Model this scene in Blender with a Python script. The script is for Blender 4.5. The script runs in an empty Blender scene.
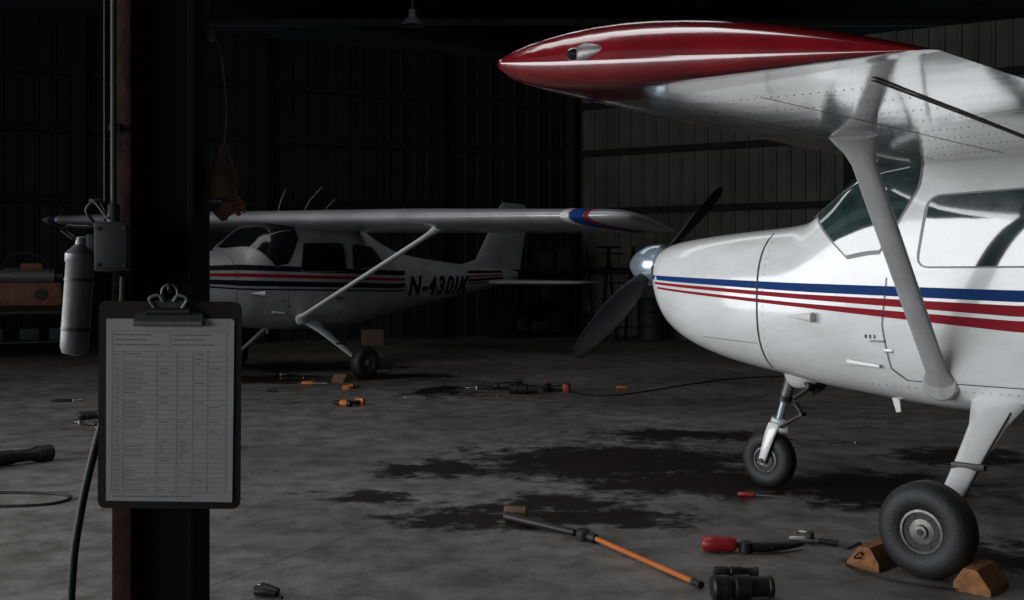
import bpy, bmesh, math, random
from mathutils import Vector, Matrix, Euler
random.seed(4)
S = bpy.context.scene
PI = math.pi

# ---------------------------------------------------------------- materials
def mat(name, col, rough=0.5, metal=0.0, coat=0.0, var=0.0, vscale=8.0, bump=0.0, bscale=40.0, col2=None, spec=0.5, stretch=None, p0=.35, p1=.68):
    m = bpy.data.materials.new(name); m.use_nodes = True
    nt = m.node_tree; b = nt.nodes['Principled BSDF']
    b.inputs['Base Color'].default_value = (*col, 1)
    b.inputs['Roughness'].default_value = rough
    b.inputs['Metallic'].default_value = metal
    b.inputs['Coat Weight'].default_value = coat
    b.inputs['Coat Roughness'].default_value = 0.08
    b.inputs['Specular IOR Level'].default_value = spec
    tc = nt.nodes.new('ShaderNodeTexCoord')
    vec = tc.outputs['Object']
    if stretch:
        mp = nt.nodes.new('ShaderNodeMapping'); mp.inputs['Scale'].default_value = stretch
        nt.links.new(vec, mp.inputs['Vector']); vec = mp.outputs[0]
    if var > 0 or col2:
        n = nt.nodes.new('ShaderNodeTexNoise'); n.inputs['Scale'].default_value = vscale
        n.inputs['Detail'].default_value = 8; n.inputs['Roughness'].default_value = 0.68
        nt.links.new(vec, n.inputs['Vector'])
        r = nt.nodes.new('ShaderNodeValToRGB')
        r.color_ramp.elements[0].position = p0; r.color_ramp.elements[1].position = p1
        c2 = col2 if col2 else tuple(max(0, c*(1-var)) for c in col)
        r.color_ramp.elements[0].color = (*c2, 1); r.color_ramp.elements[1].color = (*col, 1)
        nt.links.new(n.outputs['Fac'], r.inputs['Fac']); nt.links.new(r.outputs['Color'], b.inputs['Base Color'])
    if bump > 0:
        n2 = nt.nodes.new('ShaderNodeTexNoise'); n2.inputs['Scale'].default_value = bscale
        n2.inputs['Detail'].default_value = 4
        nt.links.new(tc.outputs['Object'], n2.inputs['Vector'])
        bp = nt.nodes.new('ShaderNodeBump'); bp.inputs['Strength'].default_value = bump; bp.inputs['Distance'].default_value = 0.01
        nt.links.new(n2.outputs['Fac'], bp.inputs['Height']); nt.links.new(bp.outputs['Normal'], b.inputs['Normal'])
    return m

M_WHITE = mat('white_paint', (0.72, 0.73, 0.73), 0.26, 0, 0.7, col2=(0.58, 0.585, 0.58), vscale=2.0, stretch=(1, 1, 2.2), p0=.30, p1=.60)
M_WHITE2 = mat('greyer_white_paint', (0.34, 0.345, 0.35), 0.38, 0, 0.2, var=0.3, vscale=2.5)  # darker, mottled white for the second plane's body
M_STRUT = mat('strut_paint', (0.42, 0.425, 0.43), 0.30, 0, 0.5, var=0.25, vscale=5, stretch=(3, 1, .6))
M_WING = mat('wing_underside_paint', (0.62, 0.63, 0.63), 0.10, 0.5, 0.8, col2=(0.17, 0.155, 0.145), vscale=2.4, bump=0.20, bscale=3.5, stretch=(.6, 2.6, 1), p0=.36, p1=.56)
M_SILVER = mat('silver_wing_paint', (0.42, 0.43, 0.45), 0.30, 0.2, 0.4, var=0.3, vscale=2.0)
M_RED = mat('red_paint', (0.17, 0.004, 0.009), 0.18, 0, 0.8, var=0.45, vscale=3)
M_REDS = mat('red_stripe', (0.25, 0.006, 0.016), 0.6, 0, 0, spec=.12)
M_BLUE = mat('blue_stripe', (0.004, 0.036, 0.15), 0.6, 0, 0, spec=.10)
M_NAVY = mat('navy_stripe', (0.006, 0.007, 0.014), 0.6, spec=.1)
M_SEAM = mat('panel_seam', (0.03, 0.03, 0.03), 0.7)
M_RUBSEAL = mat('window_seal', (0.20, 0.20, 0.20), 0.5)
M_RIVET = mat('stained_rivet', (0.12, 0.06, 0.045), 0.6)
M_GLASS = mat('painted_reflection_glass', (0.07, 0.11, 0.106), 0.05, 0, 1.0, col2=(0.010, 0.020, 0.022), vscale=1.6, spec=0.9)  # opaque; paler teal in the base colour stands in for reflections
M_GLASS2 = mat('dark_tinted_glass', (0.008, 0.011, 0.012), 0.12, 0, 0.3, col2=(0.003, 0.004, 0.005), vscale=1.6, spec=0.4)
M_TIRE = mat('tire_rubber', (0.010, 0.010, 0.010), 0.6, bump=0.3, bscale=90)
M_HUB = mat('wheel_hub_metal', (0.20, 0.19, 0.18), 0.4, 0.4, var=0.6, vscale=25)
M_CHROME = mat('polished_metal', (0.50, 0.62, 0.72), 0.22, 0.75)
M_STEEL = mat('tool_steel', (0.30, 0.30, 0.30), 0.35, 0.9, var=0.4, vscale=30)
M_DSTEEL = mat('dark_steel', (0.035, 0.035, 0.035), 0.45, 0.6)
M_BLACK = mat('black_plastic', (0.008, 0.008, 0.009), 0.5, spec=.35)
M_PROP = mat('prop_black', (0.008, 0.008, 0.010), 0.45, spec=.4)
M_CABLE = mat('cable_rubber', (0.008, 0.008, 0.008), 0.6, spec=.3)
M_ORANGE = mat('orange_handle', (0.50, 0.13, 0.018), 0.45, var=0.3, vscale=20)
M_TRED = mat('red_tool_grip', (0.22, 0.007, 0.011), 0.4)
M_CHOCK = mat('painted_wood_chock', (0.30, 0.115, 0.022), 0.7, var=0.65, vscale=18, bump=0.3)
M_WOOD = mat('brown_wood', (0.13, 0.065, 0.04), 0.7, var=0.5, vscale=12)
M_COL = mat('lit_rusty_column_steel', (0.065, 0.028, 0.019), 0.8, 0.0, col2=(0.018, 0.010, 0.008), vscale=14, bump=0.4, bscale=30, spec=.2)  # rust, its brown lightened to paint in the light on the left flange
M_COLSHADE = mat('shaded_column_steel', (0.004, 0.0035, 0.0035), 0.85, var=0.4, vscale=9, spec=0.12)  # near-black colour paints in the shade on web and right flange
M_BOARD = mat('clipboard_hardboard', (0.010, 0.007, 0.005), 0.6, var=0.3, vscale=25, spec=.2)
M_PAPER = mat('form_paper', (0.30, 0.305, 0.31), 0.85, var=0.16, vscale=14, spec=.2)
M_INK = mat('print_ink', (0.14, 0.14, 0.15), 0.8)
M_GREYP = mat('grey_enamel', (0.15, 0.15, 0.15), 0.45, 0.3, var=0.5, vscale=20)
M_CONDUIT = mat('conduit_grey', (0.06, 0.06, 0.06), 0.6, 0.2, var=0.4, vscale=20, spec=.3)
M_LEATH = mat('leather_glove', (0.20, 0.09, 0.045), 0.8, var=0.4, vscale=25)
M_CARD = mat('cardboard', (0.09, 0.055, 0.035), 0.85, var=0.2)
M_GIRT = mat('girt_steel', (0.008, 0.008, 0.008), 0.7, spec=.2)
M_CLEAR = mat('nav_lens', (0.02, 0.02, 0.022), 0.08, 0, 1.0)
M_BENCH = mat('bench_steel', (0.022, 0.024, 0.025), 0.6, var=0.4, spec=.3)
M_RUSTRED = mat('machine_orange_red', (0.22, 0.07, 0.035), 0.6, var=0.6)

# ---------------------------------------------------------------- builder
def catmull(pts, n=8):
    pts = [Vector(p) for p in pts]
    if len(pts) < 3: return pts
    out = []
    P = [pts[0]*2-pts[1]] + pts + [pts[-1]*2-pts[-2]]
    for i in range(1, len(P)-2):
        for k in range(n):
            t = k/n
            out.append(0.5*((2*P[i]) + (-P[i-1]+P[i+1])*t + (2*P[i-1]-5*P[i]+4*P[i+1]-P[i+2])*t*t + (-P[i-1]+3*P[i]-3*P[i+1]+P[i+2])*t**3))
    out.append(pts[-1]); return out

def frame(d):
    d = d.normalized()
    a = Vector((0, 0, 1)) if abs(d.z) < 0.9 else Vector((1, 0, 0))
    x = d.cross(a).normalized(); y = x.cross(d).normalized()
    return x, y

class B:
    def __init__(s): s.v = []; s.f = []; s.m = []; s.mats = []
    def mi(s, m):
        if m not in s.mats: s.mats.append(m)
        return s.mats.index(m)
    def add(s, vs, fs, m, M=None):
        o = len(s.v)
        for p in vs:
            p = Vector(p); s.v.append(M @ p if M else p)
        k = s.mi(m)
        for f in fs: s.f.append([i+o for i in f]); s.m.append(k)
    def box(s, c, size, m, rot=(0, 0, 0), bev=0.0):
        bm = bmesh.new(); bmesh.ops.create_cube(bm, size=1)
        bmesh.ops.scale(bm, vec=Vector(size), verts=bm.verts)
        if bev > 0: bmesh.ops.bevel(bm, geom=list(bm.edges), offset=bev, segments=2, affect='EDGES', profile=0.6)
        bm.verts.index_update()
        M = Matrix.Translation(Vector(c)) @ Euler(rot).to_matrix().to_4x4()
        s.add([v.co.copy() for v in bm.verts], [[v.index for v in f.verts] for f in bm.faces], m, M); bm.free()
    def lathe(s, prof, p0, d, m, seg=28):
        d = Vector(d).normalized(); x, y = frame(d); p0 = Vector(p0)
        vs = []; fs = []
        for (r, h) in prof:
            for k in range(seg):
                a = 2*PI*k/seg
                vs.append(p0 + d*h + (x*math.cos(a) + y*math.sin(a))*max(r, 1e-5))
        for i in range(len(prof)-1):
            for k in range(seg):
                k2 = (k+1) % seg
                fs.append([i*seg+k, i*seg+k2, (i+1)*seg+k2, (i+1)*seg+k])
        if prof[0][0] > 1e-4: fs.append(list(range(seg))[::-1])
        if prof[-1][0] > 1e-4: fs.append([(len(prof)-1)*seg+k for k in range(seg)])
        s.add(vs, fs, m)
    def cyl(s, p0, p1, r0, m, r1=None, seg=16):
        p0 = Vector(p0); p1 = Vector(p1); r1 = r0 if r1 is None else r1
        s.lathe([(r0, 0), (r1, (p1-p0).length)], p0, p1-p0, m, seg)
    def tube(s, pts, r, m, seg=8, sm=True):
        pts = catmull(pts) if sm else [Vector(p) for p in pts]
        vs = []; fs = []; px = None
        for i, p in enumerate(pts):
            d = (pts[min(i+1, len(pts)-1)] - pts[max(i-1, 0)]).normalized()
            if px is None: px, _ = frame(d)
            x = (px - d*px.dot(d)).normalized(); y = d.cross(x); px = x
            for k in range(seg):
                a = 2*PI*k/seg; vs.append(p + (x*math.cos(a)+y*math.sin(a))*r)
        for i in range(len(pts)-1):
            for k in range(seg):
                k2 = (k+1) % seg; fs.append([i*seg+k, i*seg+k2, (i+1)*seg+k2, (i+1)*seg+k])
        fs.append(list(range(seg))[::-1]); fs.append([(len(pts)-1)*seg+k for k in range(seg)])
        s.add(vs, fs, m)
    def beam(s, secs, cdir, m, seg=20):
        """secs: (center, chord, thick) lofted ellipse sections, chord along cdir"""
        cdir = Vector(cdir).normalized(); vs = []; fs = []
        for i, (c, ch, th) in enumerate(secs):
            a = Vector(secs[max(i-1, 0)][0]); b = Vector(secs[min(i+1, len(secs)-1)][0])
            d = (b-a).normalized(); n = d.cross(cdir).normalized(); cc = n.cross(d).normalized()
            for k in range(seg):
                t = 2*PI*k/seg
                vs.append(Vector(c) + cc*(ch/2*math.cos(t)) + n*(th/2*math.sin(t)))
        for i in range(len(secs)-1):
            for k in range(seg):
                k2 = (k+1) % seg; fs.append([i*seg+k, i*seg+k2, (i+1)*seg+k2, (i+1)*seg+k])
        fs.append(list(range(seg))[::-1]); fs.append([(len(secs)-1)*seg+k for k in range(seg)])
        s.add(vs, fs, m)
    def prism(s, poly, h, m, M=None):
        n = len(poly)
        vs = [(p[0], p[1], 0) for p in poly] + [(p[0], p[1], h) for p in poly]
        fs = [list(range(n))[::-1], [n+i for i in range(n)]] + [[i, (i+1) % n, n+(i+1) % n, n+i] for i in range(n)]
        s.add(vs, fs, m, M)
    def build(s, name, loc=(0, 0, 0), rot=(0, 0, 0), parent=None, sharp=35, fix=True, scale=1.0):
        me = bpy.data.meshes.new(name)
        me.from_pydata([tuple(v*scale) for v in s.v], [], s.f)
        for mm in s.mats: me.materials.append(mm)
        for p, k in zip(me.polygons, s.m): p.material_index = k
        if fix:
            bm = bmesh.new(); bm.from_mesh(me); bmesh.ops.recalc_face_normals(bm, faces=bm.faces); bm.to_mesh(me); bm.free()
        me.shade_smooth()
        try: me.set_sharp_from_angle(angle=math.radians(sharp))
        except Exception: pass
        o = bpy.data.objects.new(name, me); S.collection.objects.link(o)
        o.location = loc; o.rotation_euler = rot
        if parent: o.parent = parent
        return o

def empty(name, loc, rz=0):
    e = bpy.data.objects.new(name, None); S.collection.objects.link(e)
    e.location = loc; e.rotation_euler = (0, 0, rz); e.empty_display_size = 0.2; return e

# ---------------------------------------------------------------- aeroplane
SEC = [(-.835, .08, 1.49, 1.38, 2), (-.82, .15, 1.53, 1.27, 2.0), (-.775, .225, 1.568, 1.13, 2.1), (-.65, .31, 1.60, .985, 2.25),
       (-.4, .405, 1.63, .875, 2.45), (-.1, .46, 1.655, .80, 2.6), (.25, .50, 1.68, .745, 2.7), (.42, .512, 1.71, .715, 2.8),
       (.6, .52, 1.84, .69, 2.9), (.8, .53, 2.0, .67, 3.0), (1.0, .535, 2.08, .65, 3.2), (1.3, .54, 2.11, .63, 3.4),
       (2.2, .54, 2.11, .62, 3.4), (2.6, .52, 2.05, .66, 3.1), (3.1, .45, 1.86, .74, 2.7), (3.6, .38, 1.71, .82, 2.4),
       (4.6, .27, 1.59, .96, 2.1), (5.6, .17, 1.52, 1.1, 2), (6.4, .09, 1.47, 1.22, 2), (6.75, .03, 1.43, 1.30, 2)]
def sec(u):
    u = min(max(u, SEC[0][0]), SEC[-1][0])
    for i in range(len(SEC)-1):
        if u <= SEC[i+1][0]: break
    a, b = SEC[i], SEC[i+1]; h = b[0]-a[0]; t = (u-a[0])/h
    def tan(j, k):
        if j == 0: return (SEC[1][k]-SEC[0][k])/(SEC[1][0]-SEC[0][0])
        if j == len(SEC)-1: return (SEC[-1][k]-SEC[-2][k])/(SEC[-1][0]-SEC[-2][0])
        s0 = (SEC[j][k]-SEC[j-1][k])/(SEC[j][0]-SEC[j-1][0]); s1 = (SEC[j+1][k]-SEC[j][k])/(SEC[j+1][0]-SEC[j][0])
        if s0*s1 <= 0: return 0
        return 2*s0*s1/(s0+s1)
    r = []
    for k in range(1, 5):
        m0, m1 = tan(i, k)*h, tan(i+1, k)*h
        r.append((2*t**3-3*t*t+1)*a[k] + (t**3-2*t*t+t)*m0 + (-2*t**3+3*t*t)*b[k] + (t**3-t*t)*m1)
    return r
def P(u, ph, off=0.0):
    w, zt, zb, n = sec(u); zm = (zt+zb)/2; h = (zt-zb)/2
    c, s_ = math.cos(ph), math.sin(ph)
    r = (abs(c/w)**n + abs(s_/h)**n)**(-1/n) + off
    return Vector((u, r*c, zm + r*s_))
def sideY(u, z):
    w, zt, zb, n = sec(u); zm = (zt+zb)/2; h = (zt-zb)/2
    k = min(0.995, abs(z-zm)/h)
    return w*(1-k**n)**(1/n)

def rounded(poly, r, n=5):
    out = []; N = len(poly)
    for i in range(N):
        p0, p, p1 = Vector(poly[i-1]), Vector(poly[i]), Vector(poly[(i+1) % N])
        a = p + (p0-p).normalized()*r; b = p + (p1-p).normalized()*r
        for k in range(n+1):
            t = k/n; out.append((1-t)**2*a + 2*t*(1-t)*p + t*t*b)
        for k in range(1, 6): out.append(b.lerp(p1 + (p-p1).normalized()*r, k/6))
    return out
def side_patch(bd, poly, off, m, sgn, r=0.06):
    o = rounded(poly, r); c = sum(o, Vector((0, 0)))/len(o); R = 7; vs = []; fs = []; n = len(o)
    for k in range(1, R+1):
        for q in o:
            p = c.lerp(q, k/R); vs.append((p.x, sgn*(sideY(p.x, p.y)+off), p.y))
    vs.append((c.x, sgn*(sideY(c.x, c.y)+off), c.y))
    for i in range(n):
        fs.append([len(vs)-1, i, (i+1) % n])
        for k in range(R-1): fs.append([k*n+i, (k+1)*n+i, (k+1)*n+(i+1) % n, k*n+(i+1) % n])
    bd.add(vs, fs, m)
def lerp_tab(tab, u):
    if u <= tab[0][0]: return tab[0][1:]
    for a, b in zip(tab, tab[1:]):
        if u <= b[0]:
            t = (u-a[0])/(b[0]-a[0]); return [x+(y-x)*t for x, y in zip(a[1:], b[1:])]
    return tab[-1][1:]
def stripe(bd, tab, u0, u1, m, sgn, off=0.004, n=70):
    vs = []; fs = []
    for i in range(n+1):
        u = u0+(u1-u0)*i/n; a, b = lerp_tab(tab, u)
        for j in range(3):
            z = a+(b-a)*j/2; vs.append((u, sgn*(sideY(u, z)+off), z))
    for i in range(n):
        for j in range(2): q = i*3+j; fs.append([q, q+1, q+4, q+3])
    bd.add(vs, fs, m)
def seam_line(bd, pts, sgn, wd=0.008, off=0.005, m=M_SEAM):
    dense = []
    for a, b in zip(pts, pts[1:]):
        for k in range(10): dense.append(Vector(a).lerp(Vector(b), k/10))
    dense.append(Vector(pts[-1])); vs = []; fs = []
    for i, p in enumerate(dense):
        d = (dense[min(i+1, len(dense)-1)]-dense[max(i-1, 0)]).normalized(); nn = Vector((-d.y, d.x))*wd/2
        for q in (p-nn, p+nn): vs.append((q.x, sgn*(sideY(q.x, q.y)+off), q.y))
    for i in range(len(dense)-1): fs.append([2*i, 2*i+1, 2*i+3, 2*i+2])
    bd.add(vs, fs, m)

def naca(x, up, t=0.12):
    yt = 5*t*(0.2969*math.sqrt(x)-0.126*x-0.3516*x*x+0.2843*x**3-0.1036*x**4)
    m, p = 0.02, 0.4
    yc = m/p**2*(2*p*x-x*x) if x < p else m/(1-p)**2*((1-2*p)+2*p*x-x*x)
    return yc + yt if up else yc - yt
XS = [(1-math.cos(PI*i/20))/2 for i in range(21)]
def thk(th, x, up):
    return (th if up else min(th, 1.02+.0*x))*naca(x, up)
def wing_stations(kind, side):
    """list of (v, le, chord, zl, zt, thick, skew, tipflag)"""
    st = []
    if kind == 1:
        T = 3.38; v0 = 2.90; sk = 0.40; r = .10; th0 = 1.32
        base = lambda v: (.85, 1.66+.05*max(0, (v-1)/2.3), 2.060+.032*(v-.5), 2.005-.013*(v-.5))
        for v in (0.0, .5, 1.1, 1.7, 2.3, v0-0.001): st.append((v, *base(v), 1.0+.32*max(0, (v-1.7)/(v0-1.7)), sk*max(0, min(1, (v-1.0)/(v0-1.0))), 0))
    else:
        T = 5.66; v0 = 5.28; sk = 0.1; r = .22; th0 = 1.2
        sl = -.024 if side < 0 else .027
        def base(v):
            k = max(0, (v-2.6)/2.8); return (.85+.14*k, 1.63-.42*k, 2.12+sl*v, 1.98+sl*v)
        for v in (0.0, .5, 1.5, 2.6, 3.6, 4.4, v0-.001): st.append((v, *base(v), 1.2, sk*max(0, (v-2)/(v0-2)), 0))
    for s_ in (0, .2, .4, .55, .7, .82, .91, .97, 1.0):
        v = v0+(T-v0)*s_; le, ch, zl, zt = base(v)
        q = math.sqrt(max(0, 1-s_*s_)); rr = 1-q
        st.append((v, le+r*rr, ch-r*rr-.04*rr, zl, zt, th0*max(.05, q**0.55), sk*(1-s_), 1))
    return st
def wing_pt(st, v, x, up):
    for a, b in zip(st, st[1:]):
        if v <= b[0]: break
    t = (v-a[0])/max(1e-6, b[0]-a[0])
    g = [p+(q-p)*t for p, q in zip(a[1:7], b[1:7])]
    le, ch, zl, zt, th, sk = g
    return Vector((le+ch*x, v, zl+(zt-zl)*x+ch*thk(th, x, up)))
def build_wing(kind, side, parent, mtop, mtip):
    st = wing_stations(kind, side); bd = B(); vs = []; n = 2*len(XS)-2
    for (v, le, ch, zl, zt, th, sk, fl) in st:
        ring = [(x, True) for x in XS] + [(x, False) for x in XS[-2:0:-1]]
        for x, up in ring:
            zz = zl+(zt-zl)*x+ch*thk(th, x, up)
            vs.append((le+ch*x, side*(v+sk*x), zz))
    fw = []; ft = []
    for i in range(len(st)-1):
        for k in range(n):
            f = [i*n+k, i*n+(k+1) % n, (i+1)*n+(k+1) % n, (i+1)*n+k]
            (ft if st[i][7] else fw).append(f)
    bd.add(vs, fw, mtop)
    k = bd.mi(mtip)
    for f in ft: bd.f.append(f); bd.m.append(k)
    bd.f.append([(len(st)-1)*n+j for j in range(n)]); bd.m.append(k)
    bd.build('wing_left' if side < 0 else 'wing_right', parent=parent, sharp=50)
    return st

def strip3(bd, pts, wvec, m):
    vs = []; fs = []
    for p in pts: vs += [Vector(p)-Vector(wvec), Vector(p)+Vector(wvec)]
    for i in range(len(pts)-1): fs.append([2*i, 2*i+1, 2*i+3, 2*i+2])
    bd.add(vs, fs, m)

def wheel(bd, c, R, W):
    c = Vector(c); ax = Vector((0, 1, 0)); h = W/2
    ri = R*.44
    prof = [(ri, -h*.72), (ri*1.12, -h*.88), (R*.66, -h), (R*.80, -h*.97), (R*.92, -h*.80), (R*.975, -h*.55)]
    for g in [-.36, -.12, .12, .36]: prof += [(R, h*(g-.05)), (R*.975, h*(g-.03)), (R*.975, h*(g+.03)), (R, h*(g+.05))]
    prof += [(R*.975, h*.55), (R*.92, h*.80), (R*.80, h*.97), (R*.66, h), (ri*1.12, h*.88), (ri, h*.72)]
    bd.lathe(prof, c, ax, M_TIRE, 48)
    for s_ in (-1, 1):
        d = ax*s_
        bd.lathe([(ri*1.02, h*.55), (ri*1.03, h*.82), (ri*.92, h*.84), (ri*.86, h*.62), (ri*.66, h*.55), (ri*.58, h*.74), (ri*.34, h*.78), (ri*.30, h*.96), (0, h*1.0)], c, d, M_HUB, 36)
        for k in range(6):
            a = 2*PI*k/6
            q = c+Vector((math.cos(a), 0, math.sin(a)))*ri*.76
            bd.cyl(q+d*h*.5, q+d*h*.76, R*.032, M_SEAM, seg=8)
        bd.lathe([(ri*.16, h*.98), (ri*.14, h*1.04), (0, h*1.05)], c, d, M_SEAM, 12)

def build_airplane(name, loc, theta, kind):
    E = empty(name, loc, theta)
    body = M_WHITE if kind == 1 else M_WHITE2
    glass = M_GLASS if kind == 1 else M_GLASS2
    bd = B(); us = []
    u = SEC[0][0]
    while u < 6.75: us.append(u); u += 0.015 if u < -.65 else (0.045 if u < 3.2 else .12)
    us.append(6.75); N = 56; vs = []; fs = []
    for u in us:
        for k in range(N): vs.append(P(u, 2*PI*k/N))
    for i in range(len(us)-1):
        for k in range(N): fs.append([i*N+k, i*N+(k+1) % N, (i+1)*N+(k+1) % N, (i+1)*N+k])
    fs.append(list(range(N))); fs.append([(len(us)-1)*N+k for k in range(N)])
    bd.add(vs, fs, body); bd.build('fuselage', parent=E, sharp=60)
    # windshield
    bd = B()
    def shield(s0, s1, grow, off, m):
        vs = []; fs = []; na, nb = 44, 14
        for i in range(na+1):
            s_ = s0+(s1-s0)*i/na; ph = PI/2 + s_*math.radians(75)
            a = abs(s_); lo = .42+.40*a**1.6-grow
            hi = 1.02+.20*math.sin(min(1, a/.62)*PI/2)-(.20*max(0, (a-.62)/.38)**1.0)+grow
            for j in range(nb+1): vs.append(P(lo+(hi-lo)*j/nb, ph, off))
        for i in range(na):
            for j in range(nb): q = i*(nb+1)+j; fs.append([q, q+1, q+nb+2, q+nb+1])
        bd.add(vs, fs, m)
    shield(-1.03, 1.03, .012, .004, M_RUBSEAL); shield(-1, 1, 0, .008, glass)
    for sx in (-.50, .50):
        pts = [P(.52+.07*i, PI/2+sx*math.radians(75), .012) for i in range(10)]
        strip3(bd, pts, (0, .006, .004), body)
    for sg in (-1, 1):
        W1 = [(1.24, 1.42), (1.30, 1.79), (2.02, 1.81), (2.06, 1.42)]
        W2 = [(2.20, 1.45), (2.20, 1.80), (2.62, 1.77), (2.92, 1.50)]
        for Wp in (W1, W2):
            c = sum((Vector(p) for p in Wp), Vector((0, 0)))/4
            big = [Vector(p)+(Vector(p)-c).normalized()*.022 for p in Wp]
            side_patch(bd, big, .004, M_RUBSEAL, sg, .08); side_patch(bd, Wp, .009, glass, sg)
    bd.build('cabin_windows', parent=E, fix=False)
    # stripes & seams
    bd = B(); sd = B()
    for sg in (-1, 1):
        if kind == 1:
            stripe(bd, [(-.78, 1.373, 1.345), (.51, 1.327, 1.278), (1.78, 1.297, 1.238), (6.5, 1.42, 1.36)], -.76, 6.4, M_BLUE, sg)
            stripe(bd, [(-.76, 1.330, 1.315), (.51, 1.264, 1.236), (1.78, 1.220, 1.164), (6.5, 1.35, 1.31)], -.72, 6.4, M_REDS, sg)
            stripe(bd, [(-.74, 1.298, 1.286), (.51, 1.212, 1.188), (1.78, 1.142, 1.085), (6.5, 1.30, 1.27)], -.68, 6.3, M_REDS, sg)
        else:
            for (ua, ub) in ((-.7, 3.42), (5.15, 6.2)):
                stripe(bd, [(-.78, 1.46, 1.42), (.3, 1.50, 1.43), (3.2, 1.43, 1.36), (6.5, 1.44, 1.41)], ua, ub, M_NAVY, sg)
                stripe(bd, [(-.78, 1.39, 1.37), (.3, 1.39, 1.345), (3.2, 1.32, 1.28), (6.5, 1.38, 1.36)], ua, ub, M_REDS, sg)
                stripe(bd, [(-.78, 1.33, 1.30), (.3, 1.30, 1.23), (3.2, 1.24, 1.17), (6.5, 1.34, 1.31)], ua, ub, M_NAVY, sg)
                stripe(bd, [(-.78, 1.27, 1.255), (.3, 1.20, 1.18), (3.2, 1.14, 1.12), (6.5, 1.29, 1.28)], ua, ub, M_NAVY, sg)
        seam_line(sd, [(.22, .80), (.22, 1.2), (.22, 1.63)], sg, .008)
        seam_line(sd, [(1.06, 1.36), (1.03, 1.1), (1.06, .86), (1.14, .80), (1.95, .80), (2.08, .90), (2.10, 1.36)], sg, .005)
        seam_line(sd, [(-.25, .98), (.20, .96)], sg, .003)
        y = lambda u, z: sg*sideY(u, z)
        sd.box((1.06, y(1.06, .96), .96), (.05, .012, .022), M_STEEL, bev=.003)
        sd.box((1.92, y(1.92, 1.22)+sg*.01, 1.05), (.13, .02, .03), M_STEEL, bev=.005)
        sd.beam([((.80, y(.8, .90)+sg*.012, .885), .035, .012), ((1.0, y(1.0, .89)+sg*.012, .87), .02, .012)], (0, 0, 1), M_WHITE)
        sd.beam([((.44, y(.44, 1.13)+sg*.004, 1.135), .008, .01), ((.62, y(.62, 1.13)+sg*.03, 1.13), .06, .05)], (0, 0, 1), M_WHITE)
        for k in range(3): sd.box((.93+.026*k, y(.93, 1.03)+sg*.003, 1.035), (.010, .003, .020), M_SEAM)
        sd.box((1.0, y(1.0, 1.0)+sg*.003, 1.01), (.09, .004, .012), M_RUBSEAL, bev=.001)
        for k in range(16):
            z = .85+.048*k; sd.lathe([(.004, 0), (.003, .002), (0, .0025)], (.26, y(.26, z), z), (0, sg, 0), M_RUBSEAL, 6)
        for k in range(40):
            u = .32+.045*k; sd.lathe([(.0035, 0), (.0025, .002), (0, .0025)], (u, y(u, .76), .76), (0, sg, 0), M_RUBSEAL, 6)
    bd.build('side_stripes', parent=E, fix=False); sd.build('panel_details', parent=E)
    # front intakes + spinner + propeller
    bd = B()
    for sg in (-1, 1):
        bd.lathe([(.065, 0), (.072, .01), (.062, .02), (.05, .0), (0, .0)], (-.80, sg*.17, 1.37), (-1, sg*.75, -.1), M_SEAM, 24)
    bd.lathe([(.05, 0), (.045, .02), (0, .0)], (-.735, 0, 1.14), (-1, 0, -.6), M_SEAM, 20)
    hubz = 1.44
    bd.lathe([(.145, -.84), (.15, -.89), (.144, -.96), (.122, -1.02), (.088, -1.075), (.048, -1.118), (0, -1.135)], (0, 0, hubz), (1, 0, 0), M_CHROME, 32)
    bd.lathe([(.08, 0), (.08, .08)], (-.90, 0, hubz), (1, 0, 0), M_DSTEEL, 24)
    ang = math.radians(35) if kind == 1 else math.radians(80)
    for sgn in (1, -1):
        d = Vector((0, math.cos(ang), math.sin(ang)))*sgn; t = Vector((0, -math.sin(ang), math.cos(ang)))*sgn
        Lb = 1.08 if sgn > 0 else .96; vs = []; fs = []; sg_n = 18
        Lb = 1.03
        rr = [.05, .14, .25, .38, .52, .66, .80, .90, .965, 1.0]
        ch = [.07, .085, .13, .165, .175, .165, .145, .12, .09, .02]
        for r_, c_ in zip(rr, ch):
            tw = math.radians(55-40*r_); cdir = t*math.cos(tw)-Vector((-1, 0, 0))*math.sin(tw); nn = d.cross(cdir)
            for k in range(sg_n):
                a = 2*PI*k/sg_n; vs.append(Vector((-.93, 0, hubz))+d*r_*Lb+cdir*(c_/2*math.cos(a))+nn*((.05-.04*r_)/2*math.sin(a)))
        for i in range(len(rr)-1):
            for k in range(sg_n): fs.append([i*sg_n+k, i*sg_n+(k+1) % sg_n, (i+1)*sg_n+(k+1) % sg_n, (i+1)*sg_n+k])
        fs.append([(len(rr)-1)*sg_n+k for k in range(sg_n)])
        bd.add(vs, fs, M_PROP)
    bd.build('propeller_and_spinner', parent=E)
    # wings
    wm, tm = (M_WING, M_RED) if kind == 1 else (M_SILVER, M_SILVER)
    for side in (-1, 1):
        st = build_wing(kind, side, E, wm, tm)
        bd = B()
        def under(v, x, o=-.004):
            p = wing_pt(st, v, x, False); return Vector((p.x, side*p.y, p.z+o))
        vT = 3.0 if kind == 1 else 5.0
        vm = 1.95 if kind == 1 else 2.7
        hx = (lambda v: .80-.13*(3.0-v)/2.2) if kind == 1 else (lambda v: .76)
        strip3(bd, [under(.65+(vT-.65)*i/30, hx(.65+(vT-.65)*i/30)) for i in range(31)], (.010, 0, 0), M_SEAM)
        strip3(bd, [under(vm, hx(vm)+(.995-hx(vm))*i/6) for i in range(7)], (0, .004, 0), M_SEAM)
        vs = []; fs = []
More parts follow.
